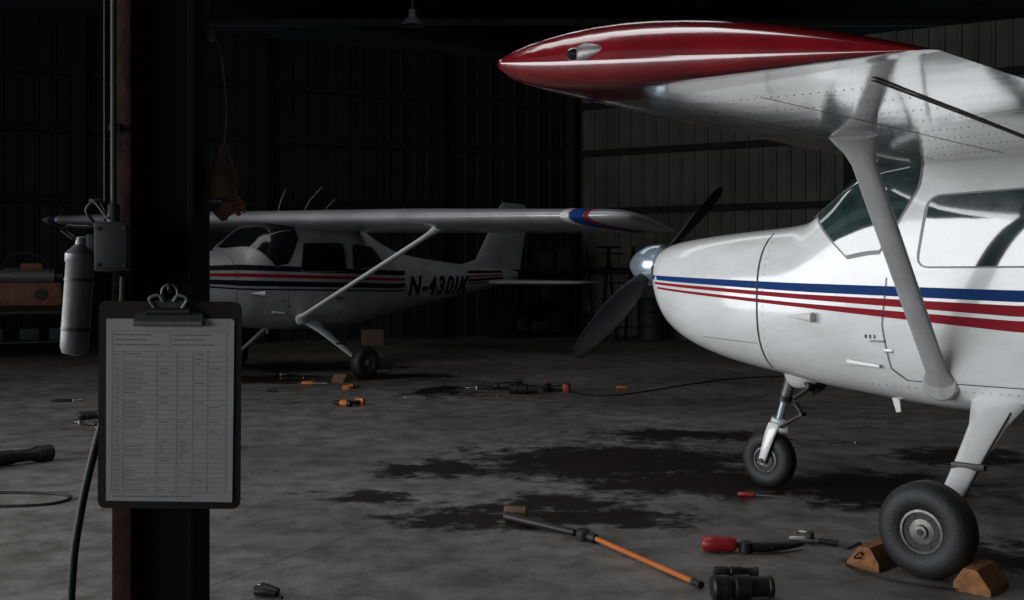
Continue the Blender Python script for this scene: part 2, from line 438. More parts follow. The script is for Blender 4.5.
        def rivet(p):
            o = len(vs); r = .0042
            for k in range(5): vs.append(p+Vector((r*math.cos(k*1.2566), r*math.sin(k*1.2566), 0)))
            vs.append(p+Vector((0, 0, -.002)))
            for k in range(5): fs.append([o+k, o+(k+1) % 5, o+5])
        if kind == 1:
            v = .75
            while v < 2.9:
                for i in range(40): rivet(under(v, .05+.70*i/39, -.001))
                v += .30
            for x in (.05, .12, .30, .52):
                for i in range(76): rivet(under(.65+2.25*i/75, x, -.001))
        if vs: bd.add(vs, fs, M_RIVET)
        for xx in ((.30, .52) if kind == 1 else (.3,)):
            strip3(bd, [under(.6+(vT-.75)*i/20, xx, -.0015) for i in range(21)], (.0018, 0, 0), M_SEAM)
        if kind == 2:
            for (a, b, mm) in ((4.90, 5.00, M_WHITE), (5.01, 5.18, M_BLUE), (5.19, 5.24, M_REDS)):
                ring = [(x, True) for x in XS[::-1]]+[(x, False) for x in XS[1:]]
                vv = []; ff = []
                for (x, up) in ring:
                    for v in (a, b):
                        p = wing_pt(st, v, x, up); q = Vector((p.x, side*(p.y+.06*x), p.z+(.006 if up else -.006)))
                        if x < .02: q.x -= .006
                        vv.append(q)
                for i in range(len(ring)-1): ff.append([2*i, 2*i+1, 2*i+3, 2*i+2])
                bd.add(vv, ff, mm)
        vS = 1.66 if kind == 1 else 2.85
        xs = .36 if kind == 1 else .33
        top = wing_pt(st, vS, xs, False); top = Vector((top.x, side*vS, top.z+.005))
        bot = Vector((1.32, side*(sideY(1.32, .80)-.01), .80)); dd = top-bot
        f = lambda t: bot+dd*t
        cS = .12; sm_ = M_STRUT if kind == 1 else M_WHITE
        bd.beam([(f(0), .17, .07), (f(.025), .16, .06), (f(.05), cS, .048), (f(.5), cS, .045), (f(.90), cS, .048), (f(.945), cS*1.3, .055), (f(.985), cS*1.9, .075), (f(1.005), cS*2.1, .09)], (1, 0, 0), sm_)
        bd.lathe([(.10, 0), (.09, .012), (.05, .02), (0, .02)], (1.32, side*(sideY(1.32, .80)-.004), .80), (0, side, -.15), sm_, 24)
        if kind == 1:
            pz = wing_pt(st, 3.24, .28, True); pl = wing_pt(st, 3.24, .28, False)
            c = Vector((1.36, side*3.345, (pz.z+pl.z)/2-.002))
            bd.beam([(c+Vector((-.095, 0, .0)), .01, .01), (c+Vector((-.065, side*.012, 0)), .055, .035), (c+Vector((0, side*.022, 0)), .068, .05), (c+Vector((.08, side*.014, 0)), .038, .03), (c+Vector((.14, 0, 0)), .006, .006)], (0, 0, 1), M_HUB)
            bd.lathe([(.022, 0), (.022, .014), (.014, .026), (0, .030)], c+Vector((-.045, side*.028, 0)), (-.5, side*.8, 0), M_CLEAR, 16)
        bd.build('wing_strut_and_fittings_'+('left' if side < 0 else 'right'), parent=E, fix=False)
    # landing gear
    for side in (-1, 1):
        bd = B()
        A = Vector((1.60, side*.40, .70)); K = Vector((1.64, side*1.20, .25))
        f = lambda t: A.lerp(K, t)
        bd.beam([(f(-.06), .30, .10), (f(.08), .24, .070), (f(.2), .185, .052), (f(.5), .14, .042), (f(.85), .105, .036), (f(1.0), .10, .034)], (1, 0, 0), body)
        bd.cyl((1.64, side*1.16, .225), (1.64, side*1.38, .225), .028, M_DSTEEL)
        bd.box((1.64, side*1.205, .25), (.11, .05, .10), M_DSTEEL, bev=.01)
        bd.lathe([(.09, 0), (.09, .012)], (1.64, side*1.23, .223), (0, side, 0), M_STEEL, 28)
        bd.box((1.73, side*1.225, .24), (.06, .06, .09), M_DSTEEL, bev=.01)
        bd.box(f(.56)+Vector((.02, side*.03, -.0)), (.16, .04, .03), M_DSTEEL, bev=.005)
        bd.tube([f(.1)+Vector((.09, 0, .02)), f(.5)+Vector((.07, 0, .01)), f(.95)+Vector((.06, 0, 0))], .006, M_DSTEEL)
        wheel(bd, (1.64, side*1.33, .219), .219, .165)
        bd.build('main_gear_'+('left' if side < 0 else 'right'), parent=E)
    bd = B()
    bd.beam([((.24, 0, .80), .34, .30), ((.20, 0, .735), .26, .20), ((.16, 0, .70), .12, .10)], (1, 0, 0), body)
    bd.cyl((.20, 0, .85), (.11, 0, .56), .036, M_HUB); bd.cyl((.115, 0, .58), (.07, 0, .43), .026, M_CHROME)
    bd.lathe([(.045, 0), (.045, .03)], (.122, 0, .60), (-.3, 0, -.95), M_DSTEEL, 20)
    bd.lathe([(.05, 0), (.05, .05)], (.075, 0, .45), (-.3, 0, -.95), M_WHITE, 20)
    bd.beam([((.19, 0, .56), .05, .02), ((.24, 0, .49), .035, .02)], (0, 1, 0), M_HUB)
    bd.beam([((.24, 0, .49), .035, .02), ((.12, 0, .42), .05, .02)], (0, 1, 0), M_HUB)
    bd.cyl((.24, -.03, .49), (.24, .03, .49), .012, M_DSTEEL)
    bd.tube([(.26, .05, .74), (.34, .09, .68), (.25, .10, .62)], .016, M_DSTEEL)
    bd.tube([(.26, -.05, .72), (.33, -.08, .68), (.22, -.06, .60)], .016, M_DSTEEL)
    bd.beam([((.30, 0, .73), .16, .14), ((.27, 0, .66), .10, .10)], (1, 0, 0), M_DSTEEL)
    for sg in (-1, 1):
        bd.beam([((.075, sg*.0, .43), .10, .04), ((.07, sg*.06, .415), .09, .03), ((.055, sg*.088, .35), .075, .022), ((.0, sg*.088, .185), .05, .018), ((-.01, sg*.088, .16), .045, .018)], (1, 0, 0), M_WHITE)
    bd.cyl((0, -.11, .18), (0, .11, .18), .016, M_DSTEEL)
    wheel(bd, (0, 0, .182), .182, .135)
    bd.cyl((.10, .20, .80), (.05, .22, .64), .032, M_DSTEEL)
    bd.beam([((.95, -.2, .68), .05, .012), ((.97, -.2, .59), .03, .008)], (1, 0, 0), body)
    bd.build('nose_gear', parent=E)
    # tail
    bd = B()
    def surf(secs, mm):
        vs = []; fs = []; n = 2*len(XS)-2
        for (p, ch, th, ax) in secs:
            for x, up in [(x, 1) for x in XS]+[(x, -1) for x in XS[-2:0:-1]]:
                t = th*ch*5*(0.2969*math.sqrt(x)-0.126*x-0.3516*x*x+0.2843*x**3-0.1036*x**4)*up
                vs.append(Vector(p)+Vector((ch*x, t if ax == 'z' else 0, t if ax == 'y' else 0)))
        for i in range(len(secs)-1):
            for k in range(n): fs.append([i*n+k, i*n+(k+1) % n, (i+1)*n+(k+1) % n, (i+1)*n+k])
        fs.append(list(range(n))); fs.append([(len(secs)-1)*n+k for k in range(n)])
        bd.add(vs, fs, mm)
    tail_m = M_WHITE if kind == 1 else M_SILVER
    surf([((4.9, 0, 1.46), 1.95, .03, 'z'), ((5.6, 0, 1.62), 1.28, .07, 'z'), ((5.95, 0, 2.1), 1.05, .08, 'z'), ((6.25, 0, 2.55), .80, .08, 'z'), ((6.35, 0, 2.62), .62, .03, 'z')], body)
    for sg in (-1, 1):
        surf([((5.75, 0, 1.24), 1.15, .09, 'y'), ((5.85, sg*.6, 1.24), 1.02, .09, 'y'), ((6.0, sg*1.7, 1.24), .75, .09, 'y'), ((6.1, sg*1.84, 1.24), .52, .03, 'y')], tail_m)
    bd.build('tail_surfaces', parent=E)
    if kind == 2:
        bd = B()
        for (u, w, hh) in ((1.5, .25, .38), (1.5, -.25, .38), (2.1, 0, .26)):
            zz = 2.2
            bd.tube([(u, w, zz-.05), (u+.12, w*1.2, zz+hh*.5), (u+.28, w*1.5, zz+hh)], .008, M_HUB, sm=False)
        bd.build('antennas', parent=E)
        cu = bpy.data.curves.new('reg', 'FONT'); cu.body = 'N-430IK'; cu.size = .40; cu.shear = .15; cu.offset = .015; cu.space_character = 1.2
        to = bpy.data.objects.new('regtmp', cu); S.collection.objects.link(to)
        dg = bpy.context.evaluated_depsgraph_get(); me = bpy.data.meshes.new_from_object(to.evaluated_get(dg))
        bpy.data.objects.remove(to)
        xs_ = [v.co.x for v in me.vertices]; x0 = min(xs_); wd = max(xs_)-x0
        bm = bmesh.new(); bm.from_mesh(me); bmesh.ops.triangulate(bm, faces=bm.faces)
        bmesh.ops.subdivide_edges(bm, edges=[e for e in bm.edges if e.calc_length() > .05], cuts=3)
        for v in bm.verts:
            u = 3.52+(v.co.x-x0)/wd*1.66; z = 1.07+v.co.y*.98
            v.co = Vector((u, -(sideY(u, z)+.012), z))
        bm.to_mesh(me); bm.free()
        me.materials.clear(); me.materials.append(M_NAVY)
        o = bpy.data.objects.new('registration_number', me); S.collection.objects.link(o); o.parent = E
    return E

build_airplane('light_airplane', (1.67, 7.01, 0), math.radians(-45), 1)
build_airplane('light_airplane', (-3.98, 13.66, 0), math.radians(53), 2)

# ---------------------------------------------------------------- room
def floor_mat():
    m = bpy.data.materials.new('oil_stained_concrete'); m.use_nodes = True
    nt = m.node_tree; b = nt.nodes['Principled BSDF']; L = nt.links.new
    tc = nt.nodes.new('ShaderNodeTexCoord')
    def noise(sc, det=6, ro=.6, vec=None):
        n = nt.nodes.new('ShaderNodeTexNoise'); n.inputs['Scale'].default_value = sc; n.inputs['Detail'].default_value = det; n.inputs['Roughness'].default_value = ro
        L(vec or tc.outputs['Object'], n.inputs['Vector']); return n
    def math_(op, a, b_=None, clamp=False):
        n = nt.nodes.new('ShaderNodeMath'); n.operation = op; n.use_clamp = clamp
        for i, q in enumerate((a, b_)):
            if q is None: continue
            if isinstance(q, (int, float)): n.inputs[i].default_value = q
            else: L(q, n.inputs[i])
        return n.outputs[0]
    n1 = noise(.55); n2 = noise(4, 10, .72); n3 = noise(60, 4); n4 = noise(11, 8, .75)
    base = nt.nodes.new('ShaderNodeValToRGB'); L(n1.outputs['Fac'], base.inputs['Fac'])
    base.color_ramp.elements[0].position = .32; base.color_ramp.elements[1].position = .68
    base.color_ramp.elements[0].color = (.115, .108, .098, 1); base.color_ramp.elements[1].color = (.235, .222, .205, 1)
    mx = nt.nodes.new('ShaderNodeMix'); mx.data_type = 'RGBA'; mx.blend_type = 'MULTIPLY'; mx.inputs[0].default_value = .9
    r2 = nt.nodes.new('ShaderNodeValToRGB'); L(n2.outputs['Fac'], r2.inputs['Fac']); r2.color_ramp.elements[0].position = .38; r2.color_ramp.elements[1].position = .60
    r2.color_ramp.elements[0].color = (.40, .38, .36, 1)
    L(base.outputs['Color'], mx.inputs[6]); L(r2.outputs['Color'], mx.inputs[7])
    nd = noise(1.6, 6, .65); sub = nt.nodes.new('ShaderNodeVectorMath'); sub.operation = 'SUBTRACT'; L(nd.outputs['Color'], sub.inputs[0]); sub.inputs[1].default_value = (.5, .5, .5)
    scl = nt.nodes.new('ShaderNodeVectorMath'); scl.operation = 'SCALE'; L(sub.outputs[0], scl.inputs[0]); scl.inputs['Scale'].default_value = 1.3
    add = nt.nodes.new('ShaderNodeVectorMath'); add.operation = 'ADD'; L(tc.outputs['Object'], add.inputs[0]); L(scl.outputs[0], add.inputs[1])
    stains = [(.75, 7.95, 1.05, .80), (1.25, 7.1, .9, .46), (-.5, 7.7, .38, .30), (-.9, 6.75, .38, .20), (.17, 6.4, .58, .30), (-.32, 6.1, .36, .26),
              (.5, 6.05, .5, .20), (-.9, 12.7, .4, .5), (-3.2, 14.2, 1.0, .6), (2.3, 6.9, .7, .6), (-1.6, 14.6, .8, .5), (1.5, 9.2, .8, .4), (-2.5, 8.6, .4, .2), (3.4, 8.2, .6, .4), (-3.0, 16, 1.5, .8), (2.2, 5.3, .5, .3)]
    cur = None
    for (x, y, rx, ry) in stains:
        s1 = nt.nodes.new('ShaderNodeVectorMath'); s1.operation = 'SUBTRACT'; L(add.outputs[0], s1.inputs[0]); s1.inputs[1].default_value = (x, y, 0)
        s2 = nt.nodes.new('ShaderNodeVectorMath'); s2.operation = 'MULTIPLY'; L(s1.outputs[0], s2.inputs[0]); s2.inputs[1].default_value = (1/rx, 1/ry, 0)
        s3 = nt.nodes.new('ShaderNodeVectorMath'); s3.operation = 'LENGTH'; L(s2.outputs[0], s3.inputs[0])
        cur = s3.outputs['Value'] if cur is None else math_('MINIMUM', cur, s3.outputs['Value'])
    fine = math_('ADD', math_('MULTIPLY', math_('SUBTRACT', n2.outputs['Fac'], .5), 2.0), math_('MULTIPLY', math_('SUBTRACT', n4.outputs['Fac'], .5), 1.6))
    dist = math_('ADD', cur, fine)
    mr = nt.nodes.new('ShaderNodeMapRange'); L(dist, mr.inputs['Value']); mr.inputs['From Min'].default_value = .70; mr.inputs['From Max'].default_value = 1.22
    mr.inputs['To Min'].default_value = .98; mr.inputs['To Max'].default_value = 0
    mk = nt.nodes.new('ShaderNodeMix'); mk.data_type = 'RGBA'; L(mr.outputs[0], mk.inputs[0]); L(mx.outputs[2], mk.inputs[6]); mk.inputs[7].default_value = (.014, .009, .007, 1)
    sp = nt.nodes.new('ShaderNodeSeparateXYZ'); mp = nt.nodes.new('ShaderNodeMapping'); mp.inputs['Rotation'].default_value = (0, 0, math.radians(27)); L(tc.outputs['Object'], mp.inputs['Vector']); L(mp.outputs[0], sp.inputs[0])
    def joint(o, off):
        fr = math_('FRACT', math_('ADD', math_('DIVIDE', o, 4.2), off)); return math_('LESS_THAN', math_('ABSOLUTE', math_('SUBTRACT', fr, .5)), .0013)
    j = math_('MAXIMUM', joint(sp.outputs[0], .30), joint(sp.outputs[1], .1))
    mj = nt.nodes.new('ShaderNodeMix'); mj.data_type = 'RGBA'; L(math_('MULTIPLY', j, .6), mj.inputs[0]); L(mk.outputs[2], mj.inputs[6]); mj.inputs[7].default_value = (.02, .02, .02, 1)
    L(mj.outputs[2], b.inputs['Base Color'])
    rr = nt.nodes.new('ShaderNodeMapRange'); L(mr.outputs[0], rr.inputs['Value']); rr.inputs['To Min'].default_value = .58; rr.inputs['To Max'].default_value = .34
    L(rr.outputs[0], b.inputs['Roughness']); b.inputs['Specular IOR Level'].default_value = .35
    bp = nt.nodes.new('ShaderNodeBump'); bp.inputs['Strength'].default_value = .4; bp.inputs['Distance'].default_value = .006
    L(math_('ADD', n3.outputs['Fac'], math_('MULTIPLY', n2.outputs['Fac'], 2.0)), bp.inputs['Height']); L(bp.outputs['Normal'], b.inputs['Normal'])
    return m
M_FLOOR = floor_mat()
XL, XR, YB = -10.5, 13.0, -9.0
C = Vector((1.35, 25)); WL = Vector((XL, 19.5)); WR = Vector((XR, 18.4))
bd = B(); bd.add([(XL, YB, 0), (XR, YB, 0), (XR, WR.y, 0), (C.x, C.y, 0), (XL, WL.y, 0)], [[0, 1, 2, 3, 4]], M_FLOOR)
bd.add([(XL, YB, -.1), (XR, YB, -.1), (XR, WR.y, -.1), (C.x, C.y, -.1), (XL, WL.y, -.1)], [[4, 3, 2, 1, 0]], M_FLOOR)
bd.build('floor', fix=False)

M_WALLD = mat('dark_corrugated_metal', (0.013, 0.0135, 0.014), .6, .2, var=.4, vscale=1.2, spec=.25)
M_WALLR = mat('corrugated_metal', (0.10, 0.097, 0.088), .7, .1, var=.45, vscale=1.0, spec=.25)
def corr_wall(name, a, b, z0, z1, m, girts=True, cols=()):
    a = Vector(a); b = Vector(b); L = (b-a).length; d = (b-a)/L; n = Vector((-d.y, d.x))
    bd = B(); prof = []; s_ = 0
    while s_ < L:
        for (q, h) in ((0, 0), (.15, 0), (.175, .03), (.225, .03), (.25, 0)):
            if s_+q <= L: prof.append((s_+q, h))
        s_ += .30
    vs = []; fs = []
    for (q, h) in prof:
        p = a+d*q+n*h; vs += [(p.x, p.y, z0), (p.x, p.y, z1)]
    for i in range(len(prof)-1): fs.append([2*i, 2*i+2, 2*i+3, 2*i+1])
    bd.add(vs, fs, m)
    ang = math.atan2(d.y, d.x)
    if girts:
        for z in (1.45, 2.8, 4.12, 5.2):
            c = a+d*L/2+n*.10
            bd.box((c.x, c.y, z), (L-.2, .10, .14), M_GIRT, rot=(0, 0, ang))
            bd.box((c.x, c.y, z+.06), (L-.2, .16, .02), M_GIRT, rot=(0, 0, ang))
    for q in cols:
        c = a+d*q+n*.24
        bd.box((c.x, c.y, (z0+z1)/2), (.012, .26, z1-z0), M_GIRT, rot=(0, 0, ang))
        for k in (-.13, .13):
            cc = c+n*k; bd.box((cc.x, cc.y, (z0+z1)/2), (.24, .02, z1-z0), M_GIRT, rot=(0, 0, ang))
    return bd.build(name, fix=False, sharp=20)
EAVE = 6.2
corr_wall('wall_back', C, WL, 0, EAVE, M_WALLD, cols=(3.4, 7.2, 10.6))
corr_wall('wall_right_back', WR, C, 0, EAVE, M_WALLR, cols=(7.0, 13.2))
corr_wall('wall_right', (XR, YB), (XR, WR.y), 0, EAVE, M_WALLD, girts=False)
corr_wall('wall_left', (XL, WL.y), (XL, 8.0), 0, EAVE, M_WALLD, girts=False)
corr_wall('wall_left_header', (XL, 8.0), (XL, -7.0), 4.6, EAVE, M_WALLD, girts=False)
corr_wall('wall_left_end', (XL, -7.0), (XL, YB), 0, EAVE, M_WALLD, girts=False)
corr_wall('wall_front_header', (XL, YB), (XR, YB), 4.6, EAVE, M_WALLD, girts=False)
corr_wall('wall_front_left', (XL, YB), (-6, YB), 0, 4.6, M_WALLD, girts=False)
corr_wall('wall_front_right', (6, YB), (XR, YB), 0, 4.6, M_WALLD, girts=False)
bd = B(); RZ = 8.2; RY = 8.0
M_ROOF = mat('roof_sheet', (0.008, 0.008, 0.008), .85, var=.3, spec=.05)
bd.add([(XL, YB, EAVE), (XR, YB, EAVE), (XR, RY, RZ), (XL, RY, RZ), (XR, 26, EAVE-.1), (XL, 26, EAVE-.1)], [[0, 1, 2, 3], [3, 2, 4, 5]], M_ROOF)
def roofz(y): return RZ-(RZ-EAVE)*(abs(y-RY)/(17.0 if y < RY else 18.0))
for y in (-6, -4.2, -2.4, 0, 2, 4, 6, 8, 10, 12, 14, 16, 18, 20, 22):
    bd.box(((XL+XR)/2, y, roofz(y)-.12), (XR-XL-.3, .08, .18), M_GIRT)
for x in (-6.5, -1.5, 3.5, 8.5):
    for (ya, yb) in ((YB, RY), (RY, 19.8 if x > -5 else 18.5)):
        za, zb = roofz(ya), roofz(yb); bd.box((x, (ya+yb)/2, (za+zb)/2-.42), (.2, abs(yb-ya), .42), M_GIRT, rot=(math.atan2(zb-za, yb-ya), 0, 0))
bd.build('ceiling', fix=False)
bd = B(); bd.cyl((0, 0, .15), (0, 0, 2.52), .012, M_GIRT); bd.lathe([(.05, .2), (.06, .1), (.16, 0), (.17, -.02), (.05, .0)], (0, 0, 0), (0, 0, 1), M_BENCH, 24)
bd.build('high_bay_lamp', (-1.38, 15.0, 4.85))

# ---------------------------------------------------------------- foreground column and kit
COLX0, COLX1, CY0, CY1 = -.662, -.525, 1.785, 1.878
bd = B(); H = 7.35; cx = (COLX0+COLX1)/2; cy = (CY0+CY1)/2
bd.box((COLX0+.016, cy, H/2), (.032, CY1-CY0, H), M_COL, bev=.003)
bd.box((COLX1-.006, cy, H/2), (.012, CY1-CY0, H), M_COLSHADE, bev=.002)
bd.box((cx+.01, cy-.02, H/2), (COLX1-COLX0-.044, .012, H), M_COLSHADE)
bd.box((cx, cy, .01), (.30, .28, .02), M_COL, bev=.003)
for sx in (-1, 1):
    for sy in (-1, 1): bd.cyl((cx+sx*.12, cy+sy*.11, .02), (cx+sx*.12, cy+sy*.11, .05), .012, M_DSTEEL, seg=6)
bd.build('steel_column')
E = empty('clipboard', (-.552, 1.745, 1.170)); E.rotation_euler = (0, math.radians(.4), 0)
bd = B()
out = rounded([(-.1145, -.168), (.1145, -.168), (.1145, .166), (-.1145, .166)], .014)
bd.prism([(p.x, p.y) for p in out], .005, M_BOARD, Matrix.Rotation(PI/2, 4, 'X'))
bd.build('board', parent=E)
bd = B()
for k in range(3):
    bd.box((0.001*k, -.0055-.0006*k, -.008-.001*k), (.203, .0006, .292), M_PAPER, rot=(0, math.radians(.3*k-.3), 0))
y = -.0076
def ln(x0, z0, x1, z1, w=.0006, m=M_INK):
    if abs(x1-x0) > abs(z1-z0): bd.add([(x0, y, z0-w/2), (x1, y, z1-w/2), (x1, y, z1+w/2), (x0, y, z0+w/2)], [[0, 1, 2, 3]], m)
    else: bd.add([(x0-w/2, y, z0), (x0+w/2, y, z0), (x1+w/2, y, z1), (x1-w/2, y, z1)], [[0, 1, 2, 3]], m)
for i in range(30):
    z = .085-.0078*i; ln(-.092, z, .092, z)
for x in (-.092, -.074, -.02, .012, .038, .062, .092): ln(x, .085, x, .085-.0078*29)
ln(-.092, .118, .092, .118); ln(-.092, .085, -.092, .118); ln(.092, .085, .092, .118); ln(0, .085, 0, .118)
for (zz, xa, xb) in ((.127, -.06, .05), (.112, -.088, -.03), (.104, -.088, -.04), (.096, -.088, -.02), (.112, .005, .06), (.104, .005, .05), (.096, .005, .07), (-.148, -.09, .03)):
    x = xa
    while x < xb:
        w = random.uniform(.004, .012); ln(x, zz, x+w, zz, .0020); x += w+.002
for i in range(29):
    z = .0812-.0078*i
    if random.random() < .8:
        x = -.072
        while x < -.072+random.uniform(.015, .045): w = random.uniform(.003, .008); ln(x, z, x+w, z, .0017); x += w+.0018
    ln(-.089, z, -.081, z, .0016)
    for x0 in (-.016, .016, .042, .066):
        if random.random() < .45: ln(x0, z, x0+random.uniform(.006, .016), z, .0016)
bd.build('inspection_form', parent=E, fix=False)
bd = B()
bd.prism([(-.058, .128), (.058, .128), (.054, .146), (.030, .152), (.022, .168), (-.022, .168), (-.030, .152), (-.054, .146)], .004, M_DSTEEL, Matrix.Translation((0, -.007, 0)) @ Matrix.Rotation(PI/2, 4, 'X'))
bd.cyl((-.055, -.012, .131), (.055, -.012, .131), .005, M_GREYP)
bd.cyl((-.035, -.013, .150), (.035, -.013, .150), .006, M_DSTEEL)
bd.tube([(-.022, -.012, .155), (-.03, -.014, .170), (-.016, -.014, .176), (-.008, -.013, .166)], .003, M_GREYP)
bd.tube([(.022, -.012, .155), (.03, -.014, .170), (.016, -.014, .176), (.008, -.013, .166)], .003, M_GREYP)
ring = [(.013*math.cos(a*PI/8), -.008, .180+.013*math.sin(a*PI/8)) for a in range(17)]
bd.tube(ring, .0022, M_GREYP, sm=False)
bd.tube([(0, .038, .198), (0, .0, .196), (0, -.012, .188), (0, -.006, .180)], .003, M_DSTEEL)
bd.build('spring_clip', parent=E)
bd = B()
CX = -.650; CYY = 1.762
bd.tube([(CX, CYY, 1.44), (CX, CYY, 4.0), (CX, CYY, 7.2)], .0048, M_CONDUIT, sm=False, seg=12)
bd.tube([(CX-.014, CYY, 1.44), (CX-.015, CYY, 3.0), (CX-.013, CYY, 7.2)], .0022, M_CABLE, sm=False)
for z in (1.62, 2.4, 3.4): bd.box((CX, CYY+.010, z), (.02, .018, .012), M_DSTEEL, bev=.002)
bd.box((CX+.010, CYY-.008, 1.424), (.060, .052, .080), M_BLACK, bev=.005)
bd.box((CX+.010, CYY-.037, 1.424), (.052, .005, .070), M_BLACK, bev=.002)
for sx in (-1, 1):
    for sz in (-1, 1): bd.cyl((CX+.010+sx*.021, CYY-.039, 1.424+sz*.029), (CX+.010+sx*.021, CYY-.042, 1.424+sz*.029), .003, M_DSTEEL, seg=8)
bd.lathe([(.010, 0), (.010, .03), (.007, .035)], (CX, CYY, 1.46), (0, 0, 1), M_CONDUIT, 12)
bd.box((CX-.030, CYY, 1.425), (.02, .03, .04), M_BLACK, bev=.003)
bd.tube([(CX-.03, CYY, 1.46), (CX-.042, CYY-.005, 1.485), (CX-.02, CYY-.008, 1.50), (CX-.008, CYY, 1.47)], .003, M_CABLE)
bd.tube([(CX-.006, CYY-.01, 1.47), (CX-.025, CYY-.012, 1.495), (CX-.035, CYY-.012, 1.50)], .002, M_GREYP)
bd.build('electrical_junction_box')
bd = B()
bd.lathe([(.006, 0), (.018, .003), (.022, .012), (.0225, .03), (.0225, .150), (.0245, .153), (.0245, .165), (.018, .172), (.010, .180), (.009, .192), (.0, .194)], (0, 0, 0), (.07, 0, 1), M_GREYP, 24)
for k in range(2): bd.lathe([(.0228, .04+.08*k), (.0234, .043+.08*k), (.0228, .046+.08*k)], (0, 0, 0), (.07, 0, 1), M_DSTEEL, 24)
bd.tube([(.015, 0, .185), (.026, 0, .188), (.036, -.004, .178)], .004, M_DSTEEL)
bd.beam([((.0, 0, .19), .014, .008), ((-.018, 0, .203), .014, .006), ((-.010, 0, .210), .01, .005), ((.035, 0, .208), .012, .005)], (0, 1, 0), M_DSTEEL)
bd.build('grease_gun', (-.712, 1.755, 1.248))
bd = B()
bd.tube([(-.635, 1.768, 1.375), (-.640, 1.768, 1.25), (-.660, 1.765, 1.17), (-.680, 1.765, 1.10), (-.703, 1.76, .99), (-.716, 1.755, .86), (-.722, 1.74, .5), (-.74, 1.70, .2), (-.84, 1.66, .03), (-1.2, 1.7, .012), (-1.6, 1.9, .012)], .0065, M_CABLE, seg=12)
bd.build('air_hose')
bd = B()
bd.box((-.519, 1.85, 1.79), (.012, .02, .02), M_DSTEEL, bev=.002)
bd.tube([(-.512, 1.85, 1.79), (-.500, 1.85, 1.76), (-.492, 1.85, 1.70), (-.490, 1.85, 1.64), (-.496, 1.85, 1.585)], .0016, M_GREYP)
bd.lathe([(.010, .045), (.012, .03), (.022, .0), (.026, -.030), (.022, -.045), (.0, -.045)], (-.496, 1.85, 1.555), (0, 0, 1), M_WOOD, 20)
for k in range(6):
    a = k*PI/3; bd.tube([(-.496+.025*math.cos(a), 1.85+.025*math.sin(a), 1.56), (-.496+.027*math.cos(a), 1.85+.027*math.sin(a), 1.53), (-.496+.016*math.cos(a), 1.85+.016*math.sin(a), 1.51)], .0015, M_WOOD)
bd.build('trouble_lamp')
bd = B()
g = Vector((-.492, 1.85, 1.500))
bd.beam([(g+Vector((-.012, 0, -.022)), .024, .016), (g+Vector((0, 0, -.010)), .028, .020), (g+Vector((.012, 0, .0)), .030, .018)], (.5, 0, -.8), M_LEATH)
for k, (dx, dz, l) in enumerate(((.010, .008, .018), (.014, .0, .022), (.016, -.008, .020), (.012, -.014, .014))):
    p = g+Vector((dx, 0, dz)); bd.tube([p, p+Vector((l*.7, -.004, .002)), p+Vector((l, -.004, -.006))], .004, M_LEATH)
bd.tube([g+Vector((-.005, 0, -.016)), g+Vector((.004, -.01, -.026))], .0045, M_LEATH, sm=False)
bd.cyl((-.526, 1.85, 1.505), (-.485, 1.85, 1.505), .003, M_STEEL)
bd.build('work_glove')

# ---------------------------------------------------------------- chocks
def chock(loc, rz, L=.21, w=.16, h=.105, m=M_CHOCK):
    bd = B(); M = Matrix.Rotation(PI/2, 4, 'X')
    bd.prism([(-w/2, 0), (w/2, 0), (w/2, h*.25), (w*.12, h), (-w*.22, h), (-w/2, h*.35)], L, m, Matrix.Translation((0, L/2, 0)) @ M)
    bd.tube([(0, L/2-.005, h*.6), (0, L/2+.02, h*.8), (0.03, L/2+.02, h*.5), (0, L/2-.005, h*.5)], .004, M_CABLE)
    return bd.build('wheel_chock', loc, (0, 0, rz))
th = math.radians(-45)
chock((1.712, 5.12, 0), th+PI); chock((2.058, 4.735, 0), th)
chock((-2.17, 13.78, 0), math.radians(53)+PI, m=M_WOOD)

# ---------------------------------------------------------------- floor tools
def screwdriver(loc, rz, hm, L=.26):
    bd = B(); r = .016*L/.24
    bd.lathe([(.0, 0), (.75*r, .002), (r, .015), (r*.95, .05), (r*.8, .075), (r*.95, L*.4), (.6*r, L*.45), (.3*r, L*.46)], (0, 0, r), (1, 0, 0), hm, 10)
    bd.cyl((L*.44, 0, r), (L*.95, 0, r), .25*r, M_STEEL); bd.box((L*.97, 0, r), (.02, .008, .002), M_STEEL)
    return bd.build('screwdriver', loc, (0, 0, rz))
def pliers(loc, rz, hm, s_=1.0):
    bd = B()
    for q in (-1, 1):
        bd.tube([(.0, 0, .010), (-.05, q*.022, .010), (-.12, q*.026, .010), (-.16, q*.018, .010)], .008, hm)
        bd.beam([((-.01, q*-.002, .010), .018, .014), ((.03, q*.010, .010), .016, .014), ((.075, q*.004, .010), .006, .01)], (0, 1, 0), M_STEEL)
    bd.cyl((0, 0, .0), (0, 0, .022), .013, M_STEEL)
    return bd.build('pliers', loc, (0, 0, rz), scale=s_)
def cordless_drill(loc, rz, cm, s_=1.0):
    bd = B()
    bd.lathe([(.0, -.10), (.026, -.098), (.032, -.08), (.032, .03), (.026, .06), (.020, .065), (.022, .07), (.022, .10), (.012, .115), (.004, .118), (.004, .17)], (0, 0, .034), (1, 0, 0), M_BLACK, 20)
    bd.lathe([(.0335, -.06), (.0335, .02)], (0, 0, .034), (1, 0, 0), cm, 20)
    bd.beam([((-.05, -.02, .034), .045, .035), ((-.07, -.09, .034), .04, .033), ((-.08, -.14, .034), .045, .036)], (1, 0, 0), M_BLACK)
    bd.box((-.075, -.165, .036), (.10, .05, .068), cm, bev=.008)
    return bd.build('cordless_drill', loc, (0, 0, rz), scale=s_)
